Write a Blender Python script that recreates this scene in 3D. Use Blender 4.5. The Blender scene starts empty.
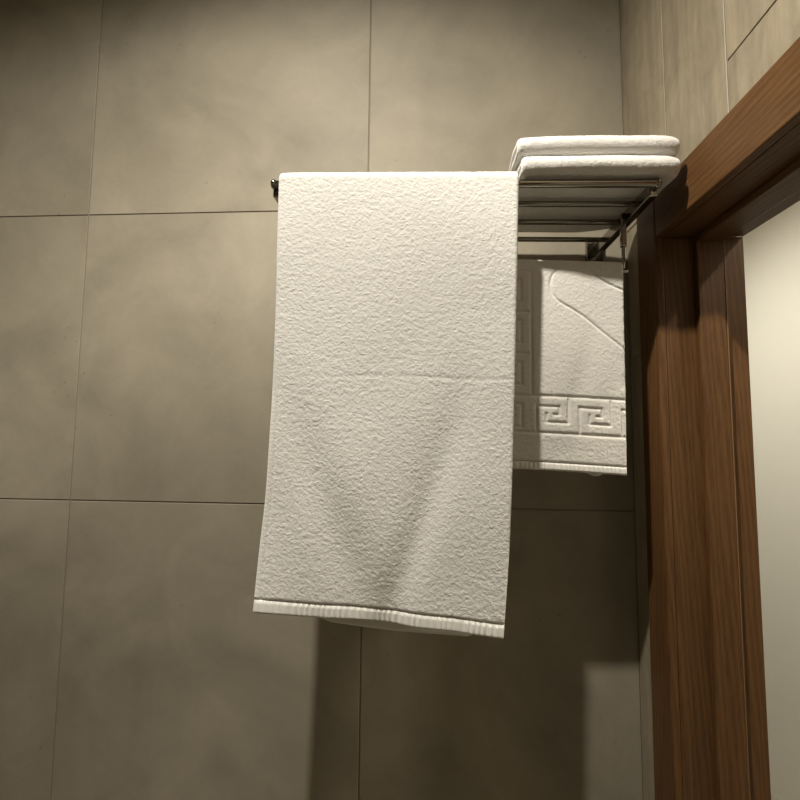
import bpy, bmesh, math
import numpy as np
from mathutils import Matrix, Vector

# ------------------------------------------------------------------ camera
H = 1.66                                   # eye height above the floor
sc = bpy.context.scene
COL = sc.collection
cd = bpy.data.cameras.new('camera'); cam = bpy.data.objects.new('camera', cd); COL.objects.link(cam)
cd.sensor_width = 36.0; cd.lens = 450.0 / 800.0 * 36.0; cd.clip_start = 0.02
r_, u_, f_ = (0.9981, 0.0605, 0.0099), (-0.0052, -0.0775, 0.9970), (-0.0611, 0.9952, 0.0771)
cam.matrix_world = Matrix(((r_[0], u_[0], -f_[0], 0.0), (r_[1], u_[1], -f_[1], -0.8854),
                           (r_[2], u_[2], -f_[2], H), (0, 0, 0, 1)))
sc.camera = cam

# ------------------------------------------------------------------ world, lamps, exposure
w = bpy.data.worlds.new('world'); sc.world = w; w.use_nodes = True
w.node_tree.nodes['Background'].inputs['Color'].default_value = (0.02, 0.018, 0.015, 1)
w.node_tree.nodes['Background'].inputs['Strength'].default_value = 0.0
sc.view_settings.view_transform = 'Standard'; sc.view_settings.look = 'None'
sc.view_settings.gamma = 1.0; sc.view_settings.use_curve_mapping = False
sc.view_settings.exposure = 0.0

CEIL = H + 1.27
def spot(name, loc, target, watts, size_deg, blend, radius, color):
    l = bpy.data.lights.new(name, 'SPOT'); l.energy = watts; l.spot_size = math.radians(size_deg)
    l.spot_blend = blend; l.shadow_soft_size = radius; l.color = color
    o = bpy.data.objects.new(name, l); COL.objects.link(o); o.location = loc
    o.rotation_euler = (Vector(target) - Vector(loc)).to_track_quat('-Z', 'Y').to_euler()
    return o
# the bathroom's ceiling downlight, the corridor's, and an added corridor wall fill
bl = spot('bathroom_downlight', (-0.245, -0.79, H + 1.235), (-0.245, -0.79, 0.0), 124, 168, 0.1, 0.022, (1.0, 0.945, 0.83))
# beam profile of its reflector: relative intensity over the angle from straight down
bl.data.use_nodes = True
_nt = bl.data.node_tree
_tc = _nt.nodes.new('ShaderNodeTexCoord'); _sx = _nt.nodes.new('ShaderNodeSeparateXYZ'); _ab = _nt.nodes.new('ShaderNodeMath'); _ab.operation = 'ABSOLUTE'
_rp = _nt.nodes.new('ShaderNodeValToRGB')
_prof = [(78, 0.0), (74, .010), (70, .075), (66, .17), (62, .28), (57, .40), (52, .54), (46, .80), (41, 1.0), (36, 1.0), (32, .80), (28, .82), (23, .98), (19, 1.0), (0, .9)]
while len(_rp.color_ramp.elements) < len(_prof): _rp.color_ramp.elements.new(0.5)
for _e, (_d, _v) in zip(_rp.color_ramp.elements, _prof): _e.position = math.cos(math.radians(_d)); _e.color = (_v, _v, _v, 1)
_nt.links.new(_tc.outputs['Normal'], _sx.inputs[0]); _nt.links.new(_sx.outputs['Z'], _ab.inputs[0]); _nt.links.new(_ab.outputs[0], _rp.inputs['Fac'])
_nt.links.new(_rp.outputs['Color'], _nt.nodes['Emission'].inputs['Strength'])
spot('corridor_spot', (1.30, -0.44, H + 1.235), (1.30, -0.30, 0.0), 72, 165, 0.5, 0.04, (1.0, 0.91, 0.75))
spot('corridor_spot', (0.66, 1.15, H + 1.235), (0.80, 1.15, 0.0), 92, 162, 0.95, 0.04, (1.0, 0.96, 0.83))  # added fill with no known source, brightens the corridor wall

# ------------------------------------------------------------------ helpers
def tag(o, label=None, cat=None, group=None, kind=None):
    if label: o['label'] = label
    if cat: o['category'] = cat
    if group: o['group'] = group
    if kind: o['kind'] = kind
    return o

def empty(name, loc=(0, 0, 0), rot=(0, 0, 0)):
    o = bpy.data.objects.new(name, None); o.empty_display_size = 0.05
    COL.objects.link(o); o.location = loc; o.rotation_euler = rot
    return o

def link(name, me, mat, parent=None):
    if mat is not None and not me.materials: me.materials.append(mat)
    o = bpy.data.objects.new(name, me); COL.objects.link(o)
    if parent is not None: o.parent = parent
    return o

def box_bm(bm, lo, hi):
    m = Matrix.Translation([(a + b) / 2 for a, b in zip(lo, hi)]) @ Matrix.Diagonal([b - a for a, b in zip(lo, hi)] + [1])
    return bmesh.ops.create_cube(bm, size=1.0, matrix=m)

def box(name, lo, hi, mat, parent=None, bevel=0.0, seg=1):
    bm = bmesh.new(); box_bm(bm, lo, hi)
    if bevel: bmesh.ops.bevel(bm, geom=bm.edges[:], offset=bevel, segments=seg, affect='EDGES', profile=0.5)
    me = bpy.data.meshes.new(name); bm.to_mesh(me); bm.free()
    return link(name, me, mat, parent)

def revolve(name, prof, p0, axis, mat, parent=None, seg=20):
    """prof: list of (distance along axis, radius); both ends closed."""
    ax = Vector(axis).normalized(); q = ax.to_track_quat('Z', 'Y').to_matrix()
    vs, fs = [], []
    for d, r in prof:
        for k in range(seg):
            a = 2 * math.pi * k / seg
            vs.append(Vector(p0) + q @ Vector((r * math.cos(a), r * math.sin(a), d)))
    n = len(prof)
    for i in range(n - 1):
        for k in range(seg):
            fs.append((i * seg + k, i * seg + (k + 1) % seg, (i + 1) * seg + (k + 1) % seg, (i + 1) * seg + k))
    fs.append(tuple(reversed(range(seg)))); fs.append(tuple((n - 1) * seg + k for k in range(seg)))
    me = bpy.data.meshes.new(name); me.from_pydata([tuple(v) for v in vs], [], fs)
    for p in me.polygons: p.use_smooth = len(p.vertices) == 4
    return link(name, me, mat, parent)

def rod(name, a, b, r, mat, parent=None, seg=20, cap=0.0015):
    L = (Vector(b) - Vector(a)).length
    return revolve(name, [(0, r - cap), (cap * .4, r - cap * .35), (cap, r), (L - cap, r), (L - cap * .4, r - cap * .35), (L, r - cap)], a, Vector(b) - Vector(a), mat, parent, seg)

_rs = np.random.RandomState(11); _LAT = _rs.rand(256, 256)
def vnoise(x, y, seed=0):
    x = np.asarray(x, float) + seed * 17.31; y = np.asarray(y, float) + seed * 9.77
    xi = np.floor(x).astype(int); yi = np.floor(y).astype(int); fx = x - xi; fy = y - yi
    fx = fx * fx * (3 - 2 * fx); fy = fy * fy * (3 - 2 * fy)
    g = lambda a, b: _LAT[a % 256, b % 256]
    return ((g(xi, yi) * (1 - fx) + g(xi + 1, yi) * fx) * (1 - fy) + (g(xi, yi + 1) * (1 - fx) + g(xi + 1, yi + 1) * fx) * fy) * 2 - 1

def terry(x, y, seed=0):
    """height of terry pile (unit about -1..1) at surface coordinates in metres"""
    wx = x + .0016 * vnoise(x / .005, y / .005, seed + 5); wy = y + .0016 * vnoise(x / .005, y / .005, seed + 6)
    return .55 * vnoise(wx / .0034, wy / .0025, seed + 1) + .45 * vnoise(wx / .0024, wy / .0020, seed + 3) + .16 * vnoise(x / .016, y / .012, seed + 2)

def sheet(name, C, th, mat, parent, du=None, front=None, back=None, cap_s=(True, True), cap_u=(True, True)):
    """Solid cloth: C (ns,nu,3) centre surface, th (ns,nu) thickness; front/back extra displacement along the
    normal on the two faces. The free edges are rounded."""
    ns, nu, _ = C.shape
    ds_ = np.gradient(C, axis=0); du_ = np.gradient(C, axis=1)
    N = np.cross(ds_, du_); N /= np.linalg.norm(N, axis=2, keepdims=True) + 1e-12
    # distance to the edges, measured along the surface
    lu = np.concatenate([np.zeros((ns, 1)), np.cumsum(np.linalg.norm(np.diff(C, axis=1), axis=2), axis=1)], axis=1)
    lv = np.concatenate([np.zeros((1, nu)), np.cumsum(np.linalg.norm(np.diff(C, axis=0), axis=2), axis=0)], axis=0)
    h = th / 2
    def rnd(d):
        t = np.clip(1 - d / np.maximum(h, 1e-6), 0, 1); return np.sqrt(np.clip(1 - t * t, 0.02, 1))
    k = np.ones_like(h)
    if cap_u[0]: k = k * rnd(lu)
    if cap_u[1]: k = k * rnd(lu[:, -1:] - lu)
    if cap_s[0]: k = k * rnd(lv)
    if cap_s[1]: k = k * rnd(lv[-1:, :] - lv)
    hf = h * k + (front * k if front is not None else 0)
    hb = h * k + (back * k if back is not None else 0)
    A = C + N * hf[..., None]; B = C - N * hb[..., None]
    V = np.concatenate([A.reshape(-1, 3), B.reshape(-1, 3)])
    idx = np.arange(ns * nu).reshape(ns, nu); o = ns * nu
    q = np.stack([idx[:-1, :-1], idx[1:, :-1], idx[1:, 1:], idx[:-1, 1:]], -1).reshape(-1, 4)
    qb = q[:, ::-1] + o
    def strip(e): return np.stack([e[:-1], e[1:], e[1:] + o, e[:-1] + o], -1)
    F = np.concatenate([q, qb, strip(idx[0, :]), strip(idx[-1, ::-1]), strip(idx[::-1, 0]), strip(idx[:, -1])])
    me = bpy.data.meshes.new(name)
    me.vertices.add(len(V)); me.vertices.foreach_set('co', V.ravel())
    me.loops.add(F.size); me.loops.foreach_set('vertex_index', F.ravel().astype(np.int32))
    me.polygons.add(len(F)); me.polygons.foreach_set('loop_start', np.arange(0, F.size, 4, dtype=np.int32))
    me.polygons.foreach_set('use_smooth', np.ones(len(F), bool))
    me.update(calc_edges=True); me.validate()
    return link(name, me, mat, parent)

def edge_grid(a, b, n, m=5, fine=0.004):
    """n values from a to b, with a few extra close to both ends (metres as unit)"""
    e = np.linspace(0, 1, m + 1)[1:-1] ** 2 * fine
    return np.unique(np.concatenate([[a, b], a + e, b - e, np.linspace(a + fine, b - fine, n)]))

# ------------------------------------------------------------------ materials
def new_mat(name):
    m = bpy.data.materials.new(name); m.use_nodes = True
    nt = m.node_tree; b = nt.nodes['Principled BSDF']
    return m, nt, b, nt.nodes.new, nt.links.new

def coords(nt, scale, src='Object', rnd=False):
    n, l = nt.nodes.new, nt.links.new
    tc = n('ShaderNodeTexCoord'); mp = n('ShaderNodeMapping'); mp.inputs['Scale'].default_value = scale
    l(tc.outputs[src], mp.inputs['Vector'])
    if rnd:
        oi = n('ShaderNodeObjectInfo'); mu = n('ShaderNodeMath'); mu.operation = 'MULTIPLY'; mu.inputs[1].default_value = 37.0
        l(oi.outputs['Random'], mu.inputs[0])
        cb = n('ShaderNodeCombineXYZ'); [l(mu.outputs[0], cb.inputs[i]) for i in range(3)]
        l(cb.outputs[0], mp.inputs['Location'])
    return mp.outputs[0]

def noise(nt, vec, scale, detail=4, rough=0.55, dist=0.0):
    n = nt.nodes.new('ShaderNodeTexNoise'); n.inputs['Scale'].default_value = scale; n.inputs['Detail'].default_value = detail
    n.inputs['Roughness'].default_value = rough; n.inputs['Distortion'].default_value = dist
    nt.links.new(vec, n.inputs['Vector']); return n.outputs['Fac']

def ramp(nt, fac, stops):
    r = nt.nodes.new('ShaderNodeValToRGB'); e = r.color_ramp.elements
    while len(e) < len(stops): e.new(0.5)
    for k, (p, c) in enumerate(stops): e[k].position = p; e[k].color = (*c, 1)
    nt.links.new(fac, r.inputs['Fac']); return r.outputs['Color']

def mix(nt, fac, a, b, mode='MIX'):
    m = nt.nodes.new('ShaderNodeMix'); m.data_type = 'RGBA'; m.blend_type = mode
    for s, v in ((m.inputs['Factor'], fac), (m.inputs['A'], a), (m.inputs['B'], b)):
        if isinstance(v, (int, float)): s.default_value = v
        elif isinstance(v, tuple): s.default_value = (*v, 1)
        else: nt.links.new(v, s)
    return m.outputs['Result']

def bump(nt, b, hgt, strength, dist):
    bp = nt.nodes.new('ShaderNodeBump'); bp.inputs['Strength'].default_value = strength; bp.inputs['Distance'].default_value = dist
    nt.links.new(hgt, bp.inputs['Height']); nt.links.new(bp.outputs[0], b.inputs['Normal'])

def mat_terry(name, col, bstr=0.55):
    m, nt, b, n, l = new_mat(name)
    v = coords(nt, (1, 1, 1))
    f = noise(nt, v, 210, 2, 0.6, 1.2)
    c = mix(nt, noise(nt, v, 9, 3), tuple(x * .96 for x in col), col)
    l(c, b.inputs['Base Color']); b.inputs['Roughness'].default_value = 1.0
    b.inputs['Specular IOR Level'].default_value = 0.1
    b.inputs['Sheen Weight'].default_value = 0.5; b.inputs['Sheen Roughness'].default_value = 0.6
    bump(nt, b, f, bstr, 0.0022)
    b.inputs['Subsurface Weight'].default_value = 0.35; b.inputs['Subsurface Radius'].default_value = (1.0, .95, .85); b.inputs['Subsurface Scale'].default_value = 0.0022
    return m

def mat_tile():
    m, nt, b, n, l = new_mat('concrete_tile')
    v = coords(nt, (1, 1, 1), rnd=True)
    big = noise(nt, v, 2.6, 5, 0.55, 1.2); mid = noise(nt, v, 6, 6, 0.6, 1.5); fine = noise(nt, v, 90, 3, 0.6)
    c = ramp(nt, big, [(.30, (.215, .190, .145)), (.50, (.290, .257, .198)), (.70, (.350, .310, .240))])
    c = mix(nt, .30, c, ramp(nt, mid, [(.3, (.195, .178, .135)), (.7, (.375, .325, .245))]))
    c = mix(nt, .04, c, ramp(nt, fine, [(.35, (.16, .14, .10)), (.65, (.42, .37, .28))]))
    # sparse dark pits in patches
    vo = n('ShaderNodeTexVoronoi'); vo.inputs['Scale'].default_value = 42; l(v, vo.inputs['Vector'])
    pit = ramp(nt, vo.outputs['Distance'], [(.05, (1, 1, 1)), (.12, (0, 0, 0))])
    patch = ramp(nt, noise(nt, v, 5.5, 2), [(.56, (0, 0, 0)), (.66, (1, 1, 1))])
    k = mix(nt, 1.0, pit, patch, 'MULTIPLY')
    bw = n('ShaderNodeRGBToBW'); l(k, bw.inputs[0]); mu = n('ShaderNodeMath'); mu.operation = 'MULTIPLY'; mu.inputs[1].default_value = .5; l(bw.outputs[0], mu.inputs[0])
    c = mix(nt, mu.outputs[0], c, (.10, .085, .06))
    l(c, b.inputs['Base Color']); b.inputs['Roughness'].default_value = 0.62; b.inputs['Specular IOR Level'].default_value = 0.3
    bump(nt, b, fine, 0.12, 0.001)
    return m

def mat_plank():
    m, nt, b, n, l = new_mat('wood_look_tile')
    v = coords(nt, (14, 14, 1.6), rnd=True)
    g = noise(nt, v, 2.2, 6, 0.62, 0.6); v2 = coords(nt, (60, 60, 2.2), rnd=True); g2 = noise(nt, v2, 2.0, 3, 0.6)
    c = ramp(nt, g, [(.30, (.170, .142, .098)), (.5, (.262, .222, .155)), (.70, (.360, .305, .215))])
    c = mix(nt, .35, c, ramp(nt, g2, [(.35, (.20, .165, .115)), (.65, (.37, .31, .22))]))
    c = mix(nt, .40, c, ramp(nt, noise(nt, coords(nt, (5, 5, 2.4), rnd=True), 4, 6, 0.7, 1.0), [(.32, (.15, .125, .085)), (.5, (.26, .22, .155)), (.68, (.37, .32, .235))]))
    l(c, b.inputs['Base Color']); b.inputs['Roughness'].default_value = 0.55; b.inputs['Specular IOR Level'].default_value = 0.35
    bump(nt, b, g2, 0.15, 0.001)
    return m

def mat_wood(name, scale):
    m, nt, b, n, l = new_mat(name)
    v = coords(nt, scale, rnd=True)
    wv = n('ShaderNodeTexWave'); wv.wave_type = 'BANDS'; wv.bands_direction = 'DIAGONAL'
    wv.inputs['Scale'].default_value = 1.1; wv.inputs['Distortion'].default_value = 7.0; wv.inputs['Detail'].default_value = 3
    wv.inputs['Detail Scale'].default_value = 0.9; l(v, wv.inputs['Vector'])
    f = noise(nt, v, 9, 5, 0.7); g = noise(nt, v, .8, 3, 0.5)
    c = ramp(nt, wv.outputs['Fac'], [(.0, (.070, .030, .0095)), (.55, (.100, .046, .0150)), (1., (.140, .070, .0235))])
    c = mix(nt, .45, c, ramp(nt, f, [(.36, (.042, .018, .0055)), (.62, (.150, .073, .0250))]))
    c = mix(nt, .3, c, ramp(nt, g, [(.3, (.065, .028, .011)), (.7, (.135, .065, .026))]))
    l(c, b.inputs['Base Color']); b.inputs['Roughness'].default_value = 0.48; b.inputs['Specular IOR Level'].default_value = 0.25
    bump(nt, b, f, 0.18, 0.001)
    return m

def mat_plain(name, col, rough=0.8, metal=0.0, var=0.06, scale=6):
    m, nt, b, n, l = new_mat(name)
    c = mix(nt, noise(nt, coords(nt, (1, 1, 1)), scale, 4), tuple(x * (1 - var) for x in col), tuple(x * (1 + var) for x in col))
    l(c, b.inputs['Base Color']); b.inputs['Roughness'].default_value = rough; b.inputs['Metallic'].default_value = metal
    return m

M_TERRY = mat_terry('white_terry', (.70, .682, .645))
M_MAT = mat_terry('white_mat_terry', (.64, .615, .57), 0.35)
M_HEM = mat_terry('white_woven_hem', (.74, .72, .675), 0.12)
M_TILE = mat_tile(); M_PLANK = mat_plank()
M_WOODV = mat_wood('dark_oak_upright', (60, 60, 3.0)); M_WOODH = mat_wood('dark_oak_header', (60, 3.0, 60))
M_GROUT = mat_plain('grey_brown_grout', (.22, .19, .14), 0.9)
M_CHROME = mat_plain('brushed_chrome', (.30, .28, .25), 0.16, 1.0, 0.02, 40)
M_PLASTER = mat_plain('cream_plaster', (.74, .72, .66), 0.85, 0, 0.02)
M_CEIL = mat_plain('ceiling_paint', (.48, .46, .42), 0.9, 0, 0.02)
M_EDGE_LIT = mat_plain('brown_edge_highlight', (.22, .12, .05), .5)  # lighter brown: the highlight along the stop's edge, put into the colour
M_FLOOR = mat_plain('floor_tile', (.10, .088, .066), 0.6, 0, 0.15)

# ------------------------------------------------------------------ room shell
XR = 0.390          # face of the right wall's planks
XO = 0.509          # corridor face of that wall
XL = -1.3245; YF = -2.05; GX = -0.1245; GZ = H - 0.1393
DY0, DY1 = -0.885, -0.130        # door opening, along the wall
DZ = H + 0.333                   # underside of the header
GR = 0.0024                      # grout joint
def struct(o, label=None, cat=None):
    return tag(o, label, cat, kind='structure')

struct(box('floor', (XL - .1, YF - .1, -.1), (XO, 2.4, 0), M_FLOOR))
struct(box('floor_corridor', (XO, YF - .1, -.1), (1.75, 2.4, 0), mat_plain('corridor_floor_tile', (.34, .31, .25), .5)))
struct(box('ceiling', (XL - .1, YF - .1, CEIL), (1.75, 2.4, CEIL + .1), M_CEIL))
struct(box('wall_left', (XL - .1, YF, 0), (XL, 0.0016, CEIL), M_TILE))
struct(box('wall_front', (XL - .1, YF - .1, 0), (XR + .0016, YF, CEIL), M_TILE))
wb = struct(box('wall_back', (XL - .1, 0.0016, 0), (XR + .0016, 0.12, CEIL), M_GROUT), 'grey brown concrete tile wall behind the towel rack', 'wall')

def tile(lo, hi, mat, parent, bev=0.0008):
    c = [(a + b) / 2 for a, b in zip(lo, hi)]
    key = tuple(round(b - a, 5) for a, b in zip(lo, hi)) + (mat.name,)
    if key not in _tm:
        o = box('tile', [a - k for a, k in zip(lo, c)], [b - k for b, k in zip(hi, c)], mat, parent, bev); _tm[key] = o.data
    else:
        o = link('tile', _tm[key], None, parent)
    o.location = c
    return o
_tm = {}
xs = [XL, GX - .6, GX, XR]
zs = [0.0] + [GZ + .6 * k for k in range(-3, 4) if 0.02 < GZ + .6 * k < CEIL] + [CEIL]
for i in range(len(xs) - 1):
    for j in range(len(zs) - 1):
        tile((xs[i] + GR / 2, 0.0, zs[j] + GR / 2), (xs[i + 1] - (GR / 2 if i < 2 else 0), 0.0016, zs[j + 1] - GR / 2), M_TILE, wb)

bm = bmesh.new()
box_bm(bm, (XR + .0016, DY1 + .015, 0), (XO, 2.4, CEIL)); box_bm(bm, (XR + .0016, DY0 - .015, DZ + .02), (XO, DY1 + .015, CEIL)); box_bm(bm, (XR + .0016, YF - .1, 0), (XO, DY0 - .015, CEIL))
me = bpy.data.meshes.new('wall_right'); bm.to_mesh(me); bm.free()
wr = struct(link('wall_right', me, M_GROUT), 'wood-look plank tile wall around the doorway', 'wall')
def plank(y0, y1, z0, z1):
    if z1 - z0 < .02: return
    o = tile((XR, y0 + GR / 2 * .7, z0 + GR / 2 * .7), (XR + .0016, y1 - GR / 2 * .7, z1 - GR / 2 * .7), M_PLANK, wr); o.name = 'plank'
CT = H + 0.4114      # top of the door casing
yj = [0.0, -.155]
while yj[-1] > YF: yj.append(max(yj[-1] - .15, YF))
offs = [1.35, .30, .4928, 1.06, .72, .15, .93, .5, 1.1, .3, .8, .2, .6, 1.0, .4]
CY1 = DY1 + .062; CY0 = DY0 - .072     # outer edges of the side casings
for k in range(len(yj) - 1):
    y1, y0 = yj[k], yj[k + 1]
    cuts = sorted([0.0, CEIL] + [z for z in [H + offs[k % len(offs)] + 1.2 * q for q in range(-3, 3)] if .05 < z < CEIL - .05])
    for a, b_ in zip(cuts[:-1], cuts[1:]):
        if y0 >= CY1 or y1 <= CY0: plank(y0, y1, a, b_); continue
        plank(y0, y1, max(a, CT - .01), b_)                         # above the casing
        if b_ > 0 and a < CT - .01:                                  # beside it
            if y1 > CY1 - .01: plank(CY1 - .01, y1, a, min(b_, CT - .01))
            if y0 < CY0 + .01: plank(y0, CY0 + .01, a, min(b_, CT - .01))

# corridor beyond the doorway
struct(box('wall_corridor', (1.62, YF - .1, 0), (1.75, 2.4, CEIL), M_PLASTER), 'plain cream painted wall seen through the doorway', 'wall')
struct(box('wall_corridor_end', (XO, 2.4, 0), (1.75, 2.5, CEIL), M_PLASTER))
struct(box('wall_corridor_front', (XO, YF - .2, 0), (1.62, YF - .1, CEIL), M_PLASTER))

# ------------------------------------------------------------------ door frame
d = struct(empty('door_1', (XR, DY1, 0)), 'dark brown oak door frame around the open doorway', 'door frame')
def dbox(name, lo, hi, mat, bev=0.002):
    off = (XR, DY1, 0)
    return box(name, [a - b for a, b in zip(lo, off)], [a - b for a, b in zip(hi, off)], mat, d, bev, 2)
CX = XR - 0.012
for y0, y1 in ((DY1 - .002, CY1), (CY0, DY0 + .002)):
    dbox('casing', (CX, y0, 0), (XR + .001, y1, CT), M_WOODV)
    dbox('casing', (XO, y0 + (.0165 if y1 > DY1 else 0), 0), (XO + .011, y1 - (.0165 if y1 < DY1 else 0), CT), M_WOODV)
dbox('header_casing', (CX, DY0 + .0025, DZ), (XR + .001, DY1 - .0025, CT), M_WOODH)
dbox('header_casing', (XO, DY0 - .0145, DZ + .0185), (XO + .011, DY1 + .0145, CT), M_WOODH)
JX = (XR + .0015, .4395, .4815, XO + .0115)
for s, yy in ((1, DY1), (-1, DY0)):
    lo = lambda a: min(yy, yy + s * a); hi = lambda a: max(yy, yy + s * a)
    dbox('jamb', (JX[0], lo(.014), 0), (JX[3], hi(.014), DZ), M_WOODV, 0.001)
    dbox('door_stop', (JX[1], lo(-.011), 0), (JX[2], hi(-.011), DZ - .011), M_WOODV, 0.0015)
    dbox('edge_highlight', (JX[2], lo(-.0115), 0), (JX[2] + .0013, hi(-.0115), DZ - .011), M_EDGE_LIT, 0.0006)  # thin added strip, its lighter colour paints the stop's lit edge
dbox('head_jamb', (JX[0], DY0, DZ), (JX[3], DY1, DZ + .018), M_WOODH, 0.001)
dbox('head_stop', (JX[1], DY0, DZ - .011), (JX[2], DY1, DZ), M_WOODH, 0.0015)

# ------------------------------------------------------------------ towel rack
TILT = 0.022; YFR = -0.24; ZR = H + 0.372; XC = 0.05
rack = empty('towel_rack', (XC, 0, ZR), (0, TILT, 0))
tag(rack, 'chrome wall towel rack with railed shelf and lower bar', 'towel rack')
def rz(x): return ZR - TILT * (x - XC)
SL, SR = -.232 - XC, .327 - XC
for k, y in enumerate((YFR, -.182, -.121, -.052)):
    e = .006 if k == 0 else 0
    rod('front_rail' if k == 0 else 'shelf_rail', (SL - e, y, 0), (SR + e, y, 0), .0058 if k == 0 else .0046, M_CHROME, rack)
for x in (SL, SR):
    sr = box('side_rail', (x - .006, YFR + .004, -.017), (x + .006, -.0125, .004), M_CHROME, rack, .002, 2)
    revolve('end_cap', [(0, .003), (.0008, .0055), (.003, .0072), (.006, .0072), (.0078, .0055), (.0085, .003)], (x + (-.0075 if x < 0 else -.001), YFR, 0), (1, 0, 0), M_CHROME, sr)
    pl = box('wall_plate', (x - .018, -.0125, -.052), (x + .014, -.0005, .020), M_CHROME, rack, .002, 2)
    for zz in (-.04, .010): revolve('screw', [(0, .0035), (.001, .0035), (.0018, .002)], (x - .010, -.0122, zz), (0, -1, 0), M_CHROME, pl, 12)
    yb = -.186 if x < 0 else -.158
    ax_ = x - .0108 if x > 0 else x + .0108
    box('arm', (ax_ - .0042, yb - .004, -.060), (ax_ + .0042, yb + .004, -.004), M_CHROME, rack, .0015, 2)
    rod('arm_rod', (ax_, yb, -.104), (ax_, yb, -.055), .0026, M_CHROME, rack, 12, .0006)
BZ = -.100
rod('towel_bar', (SL + .005, -.1865, BZ), (SR - .004, -.1575, BZ), .0048, M_CHROME, rack)

# ------------------------------------------------------------------ hanging bath towel over the front rail
T0 = empty('bath_towel', (-.055, -.25, H - .26))
tag(T0, 'large white terry bath towel hanging over the front rail', 'towel')
O = np.array([-.055, -.25, H - .26])
vk = np.array([0, .284, .512, .732, .868, 1.0])
XLk = np.array([-.2235, -.2222, -.2236, -.2285, -.2358, -.2400]); XRk = np.array([.1300, .1250, .1195, .1140, .1090, .1030])
def smooth_interp(v, xk, yk):
    vv = np.linspace(0, 1, 401); yy = np.interp(vv, xk, yk); k = np.ones(41) / 41
    yy = np.convolve(np.pad(yy, 20, mode='reflect', reflect_type='odd'), k, mode='valid'); return np.interp(v, vv, yy)
ub = np.array([0, .19, .40, .60, .80, 1.0]); zb = H + np.array([-.2478, -.2523, -.2566, -.2615, -.2640, -.2702])
RC = .0118; TH = .0088
def towel_front(u, v):
    """u (1,nu) 0..1 left to right, v (nv,1) 0..1 rail to hem -> centre surface of the front flap"""
    xl = smooth_interp(v, vk, XLk); xr = smooth_interp(v, vk, XRk); x = xl + (xr - xl) * u
    zt = rz(x); z = zt + (np.interp(u, ub, zb) - zt) * v
    ca = np.interp(v, [.40, .486, .70, .934, 1], [.03, .06, .22, .42, .46]); cb = np.interp(v, [.45, .55, .79, .934, 1], [.79, .76, .645, .575, .555])
    sm = np.clip((v - .36) / .5, 0, 1); sm = sm * sm * (3 - 2 * sm)
    y = .0080 * sm * np.exp(-((u - ca) / (.085 + .03 * v)) ** 2) + .0080 * sm * np.exp(-((u - cb) / .075) ** 2)
    y = y - .007 * sm * np.exp(-((u - .50 * v - .06) / .30) ** 2) - .010 * np.sin(np.clip((v - .3) / .7, 0, 1) * math.pi * .62) * np.exp(-((u - 1.0) / .26) ** 2)
    y = y - .010 * np.clip((v - .75) / .25, 0, 1) ** 2 * np.exp(-(u / .2) ** 2)
    y = y + (.010 * v ** 1.3 - .003 * np.sin(v * 2.6)) * np.ones_like(u) + .0016 * vnoise(u * 4 + v * 1.3, v * 5, 3) * np.clip(v * 6, 0, 1)
    return np.stack([x, (YFR - RC) + y, z], -1)
def towel_back(u, v):
    xl = smooth_interp(v, vk, XLk) + .012 * v; xr = smooth_interp(v, vk, XRk) - .014 * v; x = xl + (xr - xl) * u
    zt = rz(x); z = zt + (H + np.interp(u, [0, .12, .28, .6, .9, 1], [-.250, -.256, -.272, -.280, -.286, -.278]) - zt) * v
    y = (YFR + RC) + .012 * v ** 1.2 + .003 * np.sin(u * 7 + v) * v ** 2 + 0 * x
    return np.stack([x + 0 * v, y, z], -1)
HEM = .030
U = edge_grid(0, .36, 280, 5, .005)[None, :] / .36
VF = np.linspace(0, 1 - HEM, 500)[:, None][1:]
VB = np.linspace(0, 1 - .028, 90)[:, None][1:]
TH_A = np.linspace(0, math.pi, 22)[:, None]
F_ = towel_front(U, VF); B_ = towel_back(U, VB)
x0 = smooth_interp(np.zeros((1, 1)), vk, XLk); x1 = smooth_interp(np.zeros((1, 1)), vk, XRk)
xa = (x0 + (x1 - x0) * U) + 0 * TH_A
A_ = np.stack([xa, YFR + RC * np.cos(TH_A) + 0 * xa, rz(xa) + RC * np.sin(TH_A)], -1)       # from the back flap to the front flap
C = np.concatenate([B_[::-1], A_, F_]) - O
arc = np.concatenate([[0], np.cumsum(np.linalg.norm(np.diff(C[:, 120], axis=0), axis=1))])[:, None]
ux = U * .36
pile = terry(ux + 0 * arc, arc + 0 * ux, 0) * .00052
vv = np.concatenate([-VB[::-1], 0 * TH_A, VF])
crease = -.0008 * np.exp(-((vv - .462 + .012 * (U - .5) - .003 * np.sin(U * 9)) / .0045) ** 2) * np.clip((U - .12) * 3, 0, 1) * (.65 + .35 * vnoise(U * 9, 0 * U, 12))
crease = crease - .0013 * np.exp(-((U - .0285) / .0035) ** 2) * np.clip((vv - .42) * 12, 0, 1)
flat = 1 - .75 * ((U < .024) & (vv > .42))                                # the woven edge has no pile
th = TH * (1 - .25 * np.exp(-(U / .03) ** 2)) + 0 * vv
sheet('terry_body', C, th, M_TERRY, T0, front=pile * flat + crease, back=pile * .8)
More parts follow.
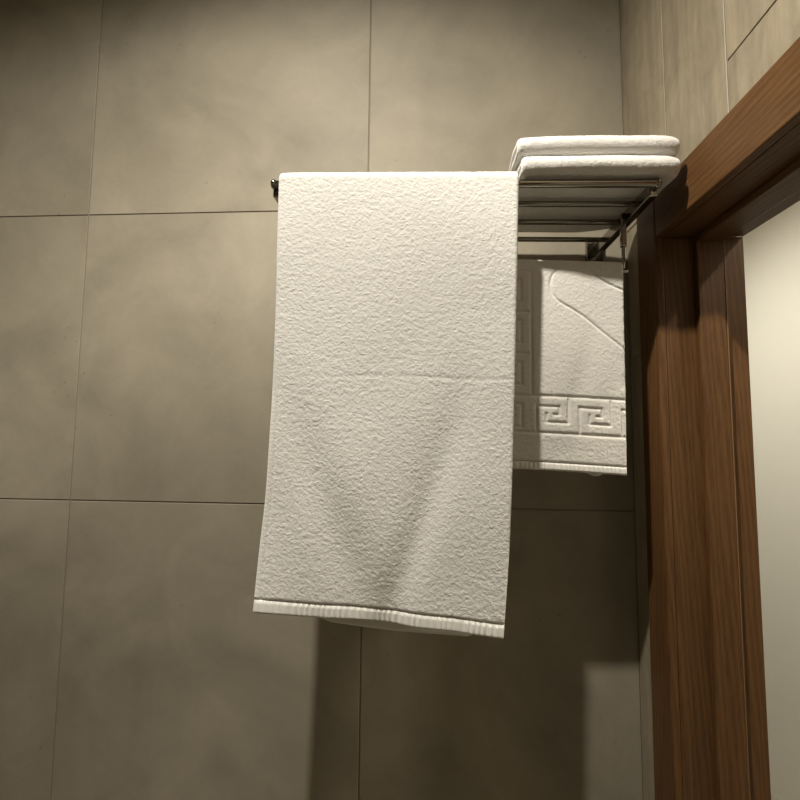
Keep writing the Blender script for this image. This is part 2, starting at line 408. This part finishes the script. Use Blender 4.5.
# woven hem across the bottom of the front flap and of the back flap
Uh = edge_grid(0, .36, 330, 5, .004)[None, :] / .36
Vh = np.linspace(1 - HEM + .0002, 1, 22)[:, None]
rib = .0015 * np.sin(Uh * 255 + 5 * vnoise(Uh * 16, 0 * Uh, 7)) * (.55 + .45 * vnoise(Uh * 30, 0 * Uh, 8)) + .0005 * vnoise(Uh * 22, Vh * 14, 9)
tt = (Vh - (1 - HEM)) / HEM
sheet('hem', towel_front(Uh, Vh) - O, (TH * .92 * np.sqrt(np.clip(tt * 9 + .12, 0, 1))) + 0 * Uh, M_HEM, T0, front=rib * np.clip(tt * 5, 0, 1) * np.clip((1 - tt) * 8, .3, 1) + .0004 - .0014 * np.exp(-((tt - .13) / .07) ** 2) * (.5 + .5 * np.sin(Uh * 510)), back=rib)
Vh = np.linspace(.9722, 1, 10)[:, None]
sheet('hem', towel_back(Uh[:, ::2], Vh)[::-1] - O, TH * .9 + 0 * Vh * Uh[:, ::2], M_HEM, T0, front=(rib[:1, ::2] + 0 * Vh))
# woven selvedge running down the left edge of the front flap
Us = np.linspace(0.0, .026, 9)[None, :]; Vs = np.linspace(.44, 1 - HEM - .001, 260)[:, None]
S = towel_front(Us, Vs); S[..., 1] -= TH * .16
lad = .00012 * np.sin(Vs * 640) + 0 * Us
sheet('selvedge', S - O, (.0052 * np.clip((Vs - .44) / .1, .3, 1)) + 0 * Us, M_HEM, T0, front=lad - .0009 * np.exp(-((Us - .019) / .003) ** 2))

# ------------------------------------------------------------------ embossed bath mat on the lower bar
MX0, MX1 = .062, .3090
def bar_y(x): return -.1865 + (x - (SL + .005 + XC)) * (.029 / (SR - SL - .009))
def bar_z(x): return rz(x) + BZ
MO = np.array([.19, -.165, H - .05])
T1 = empty('bath_mat', tuple(MO))
tag(T1, 'white bath mat with embossed greek key border, hung on the lower bar', 'bath mat')
MR = .0098; MTH = .0084
mub = np.array([0, .3, .65, 1.0]); mzb = H + np.array([-.0475, -.0500, -.0540, -.0590])
def mat_front(u, v):
    x = MX0 + (MX1 - MX0) * u + (-.0035 * v) * u + 0 * v
    zt = bar_z(x); z = zt + (np.interp(u, mub, mzb) - zt) * v
    y = bar_y(x) - MR - .0028 * np.sin(v * 3.0) * np.exp(-((u - .62 - .1 * (v - .5)) / .16) ** 2) + .0012 * vnoise(u * 3, v * 4, 21) * np.clip(v * 5, 0, 1)
    y = y + .004 * np.clip((v - .25) / .5, 0, 1) * np.exp(-((u - .80 + .35 * (v - .3)) / .07) ** 2) * np.clip((.80 - v) * 5, 0, 1)
    return np.stack([x, y, z], -1)
def mat_back(u, v):
    x = MX0 + (MX1 - MX0) * u + 0 * v
    zt = bar_z(x); z = zt + (H - .052 - .010 * np.exp(-((u - .82) / .07) ** 2) - zt) * v
    return np.stack([x, bar_y(x) + MR + .002 * np.sin(u * 6) * v, z], -1)
MH = .040
Wm = MX1 - MX0
Um = edge_grid(0, Wm, 225, 5, .005)[None, :] / Wm
Vm = np.linspace(0, 1 - MH, 290)[:, None][1:]; Vmb = np.linspace(0, 1 - .03, 50)[:, None][1:]; Am = np.linspace(0, math.pi, 18)[:, None]
Fm = mat_front(Um, Vm); Bm = mat_back(Um, Vmb)
xm = MX0 + Wm * Um + 0 * Am
Amid = np.stack([xm, bar_y(xm) + MR * np.cos(Am), bar_z(xm) + MR * np.sin(Am)], -1)
Cm = np.concatenate([Bm[::-1], Amid, Fm]) - MO
# relief, in metres from the lower right corner of the front flap: a to the left, h upwards
LF = float(bar_z(.2) - (H - .054))
a = (1 - Um) * Wm + 0 * Vm; hgt = (1 - Vm) * LF + 0 * Um
def seg_d(px, py, p, q):
    dx, dy = q[0] - p[0], q[1] - p[1]; t = np.clip(((px - p[0]) * dx + (py - p[1]) * dy) / (dx * dx + dy * dy + 1e-12), 0, 1)
    return np.hypot(px - p[0] - t * dx, py - p[1] - t * dy)
def groove(lines, w_, depth):
    g = np.zeros_like(a)
    for ln in lines:
        for p, q in zip(ln[:-1], ln[1:]): g = np.maximum(g, np.exp(-(seg_d(a, hgt, p, q) / w_) ** 2))
    return -depth * g
PX = 1 / 622.0          # metres for one pixel of the photograph at the mat
def zp(x, y): return ((627 - (500 + x / 5.714)) * PX, (472 - (370 + y / 5.714)) * PX)      # measured drawing -> a, h
key1 = [(402, 188), (402, 318), (283, 318), (283, 272)]; key2 = [(228, 372), (228, 232), (352, 232), (352, 275), (322, 275)]
lines = []
for k in range(3):
    lines += [[zp(x + 236 * k, y) for x, y in key1], [zp(x + 236 * k, y) for x, y in key2]]
lines += [[zp(205, 174), zp(760, 174)], [zp(-200, 377), zp(760, 377)], [zp(205, 174), zp(205, -900)]]
lines = [[(max(p[0], -.01), p[1]) for p in ln] for ln in lines]
# the same key turned to run up the left border
xe = zp(205, 0)[0]; h0 = zp(0, 377)[1]
bw_ = zp(0, 174)[1] - h0
for k in range(6):
    for key in (key1, key2):
        L2 = []
        for x, y in key:
            s_ = (x - 215) / 5.714 * PX + 236 * k / 5.714 * PX; t_ = (377 - y) / 5.714 * PX
            L2.append((xe + bw_ - t_, h0 + .004 + s_))
        lines.append(L2)
lines.append([(xe + bw_, h0), (xe + bw_, .33)])
rel = groove(lines, .0023, .0024)
# curved outline in the middle panel
def z1(x, y): return ((627 - (500 + x / 5.714)) * PX, (472 - (255 + y / 5.714)) * PX)
curve = [z1(*p) for p in [(760, 580), (700, 535), (640, 490), (560, 425), (490, 372), (420, 330), (360, 300), (325, 262), (310, 210), (315, 160), (345, 115), (400, 90), (470, 90), (540, 115), (600, 165), (690, 210), (760, 225)]]
for _ in range(2):
    nc = [curve[0]]
    for p, q in zip(curve[:-1], curve[1:]): nc += [(p[0] * .75 + q[0] * .25, p[1] * .75 + q[1] * .25), (p[0] * .25 + q[0] * .75, p[1] * .25 + q[1] * .75)]
    curve = nc + [curve[-1]]
rel = (rel + groove([curve], .0019, .0022)) * np.clip(Vm * 14, 0, 1)
relief = np.concatenate([np.zeros((len(Vmb) + len(Am), Um.shape[1])), rel])
arcm = np.concatenate([[0], np.cumsum(np.linalg.norm(np.diff(Cm[:, 100], axis=0), axis=1))])[:, None]
pm = terry(Um * Wm + 0 * arcm, arcm + 0 * Um, 31) * .00038
sheet('terry_body', Cm, MTH + 0 * arcm * Um, M_MAT, T1, front=pm + relief + .0006 * vnoise(0 * Um, arcm / .010, 33) * np.exp(-((1 - Um) / .03) ** 2), back=pm)
Uh = edge_grid(0, Wm, 190, 4, .004)[None, :] / Wm; Vh = np.linspace(1 - MH + .0002, 1, 14)[:, None]; tt = (Vh - 1 + MH) / MH
rib = .0011 * np.sin(Uh * 215 + 3 * vnoise(Uh * 12, 0 * Uh, 41)) * (.6 + .4 * vnoise(Uh * 20, 0 * Uh, 42))
sheet('hem', mat_front(Uh, Vh) - MO, MTH * .9 * np.sqrt(np.clip(tt * 7 + .15, 0, 1)) + 0 * Uh, M_HEM, T1, front=rib * np.clip(tt * 4, 0, 1) + .0003, back=rib + 0 * tt)
Vh = np.linspace(.9702, 1, 8)[:, None]
sheet('hem', mat_back(Uh, Vh)[::-1] - MO, MTH * .9 + 0 * Vh * Uh, M_HEM, T1, front=rib + 0 * Vh, back=rib + 0 * Vh)

# ------------------------------------------------------------------ two folded towels on the shelf
def folded(label, zbase, x0, x1, yfr, yb0, yb1, seed, thick, rot):
    ctr = np.array([(x0 + x1) / 2, -.15, zbase])
    T = empty('folded_towel', tuple(ctr), (0, TILT, rot))
    tag(T, label, 'towel', 'folded white towels on the shelf')
    lt = thick / 2
    W = x1 - x0
    Uf = edge_grid(0, W, 120, 6, .010)[None, :] / W
    x = x0 + W * Uf
    yb = yb0 + (yb1 - yb0) * np.clip((Uf - .6) / .4, 0, 1) ** 1.5
    rad = lt * .5
    t = np.linspace(0, 1, 90)[:, None]; an = np.linspace(0, math.pi, 26)[:, None][1:-1]
    yfront = yfr + rad + lt * .5 + .003 * vnoise(Uf * 3.4, 0 * Uf, seed) + .010 * np.exp(-(1 - Uf) * W / .010) + .004 * np.exp(-Uf * W / .008) + 0 * x
    def zs_(y): return (.0010 * vnoise(x * 14, y * 14, seed + 1) + (.0042 if seed > 60 else .0012) * vnoise(x * 12 + 3, y * 3, seed + 2)) 
    ylo = yb + (yfront - yb) * t; yhi = yb + .010 + (yfront - yb - .010) * (1 - t)
    yar = yfront - rad * np.sin(an)
    zlo = lt * .5 + 0 * ylo; zhi = lt * 1.5 + zs_(yhi) * np.clip((1 - t) * 1.0 + .4, 0, 1)
    zar = lt * .5 + (zhi[0:1] - lt * .5) * (1 - np.cos(an)) / 2 + .0012 * vnoise(x * 18, 0 * x, seed + 9) * np.sin(an)
    zlo = zlo + 0 * x
    P = np.concatenate([np.stack([x + 0 * t, ylo, zlo], -1), np.stack([x + 0 * an, yar, zar], -1), np.stack([x + 0 * t, yhi, zhi], -1)])
    # a little bulge at the two ends
    sl = np.concatenate([[0], np.cumsum(np.linalg.norm(np.diff(P[:, 60], axis=0), axis=1))])[:, None]
    P[..., 0] += .0022 * vnoise(sl / .03 + 0 * Uf, 0 * sl + 0 * Uf, seed + 4) * np.where(Uf > .5, 1, -1) * np.abs(Uf - .5) * 2
    endk = 1 - .16 * np.exp(-(1 - Uf) * W / .012) - .06 * np.exp(-Uf * W / .010)
    P[..., 2] = np.where(P[..., 2] > lt, lt + (P[..., 2] - lt) * endk, P[..., 2])
    P[..., 2] += zbase
    pl_ = terry(Uf * W + 0 * sl, sl + 0 * Uf, seed + 7) * .0005
    sheet('terry_body', (P - ctr)[:, ::-1], lt * .96 + 0 * sl * Uf, M_TERRY, T, front=pl_[:, ::-1] * .7, back=pl_[:, ::-1] * .3)
    # woven end hem along the rear edge of the upper layer
    Yh = np.linspace(0, .012, 8)[:, None]
    k = P[-1:, :, :] - ctr
    hb = np.stack([k[..., 0] + 0 * Yh, k[..., 1] + .0005 + Yh, k[..., 2] + 0 * Yh], -1)
    sheet('hem', hb[:, ::-1], lt * .8 + 0 * Yh * Uf, M_HEM, T)
SZ = rz(.245) + .0058
folded('lower of the two folded white towels, lying on the shelf rails', SZ + .0020, .1345, .3575, -.2600, -.058, -.090, 51, .0285, 0.0)
folded('upper of the two folded white towels, topmost on the rack', SZ + .0332, .1285, .3590, -.2570, -.086, -.098, 71, .0280, 0.0)
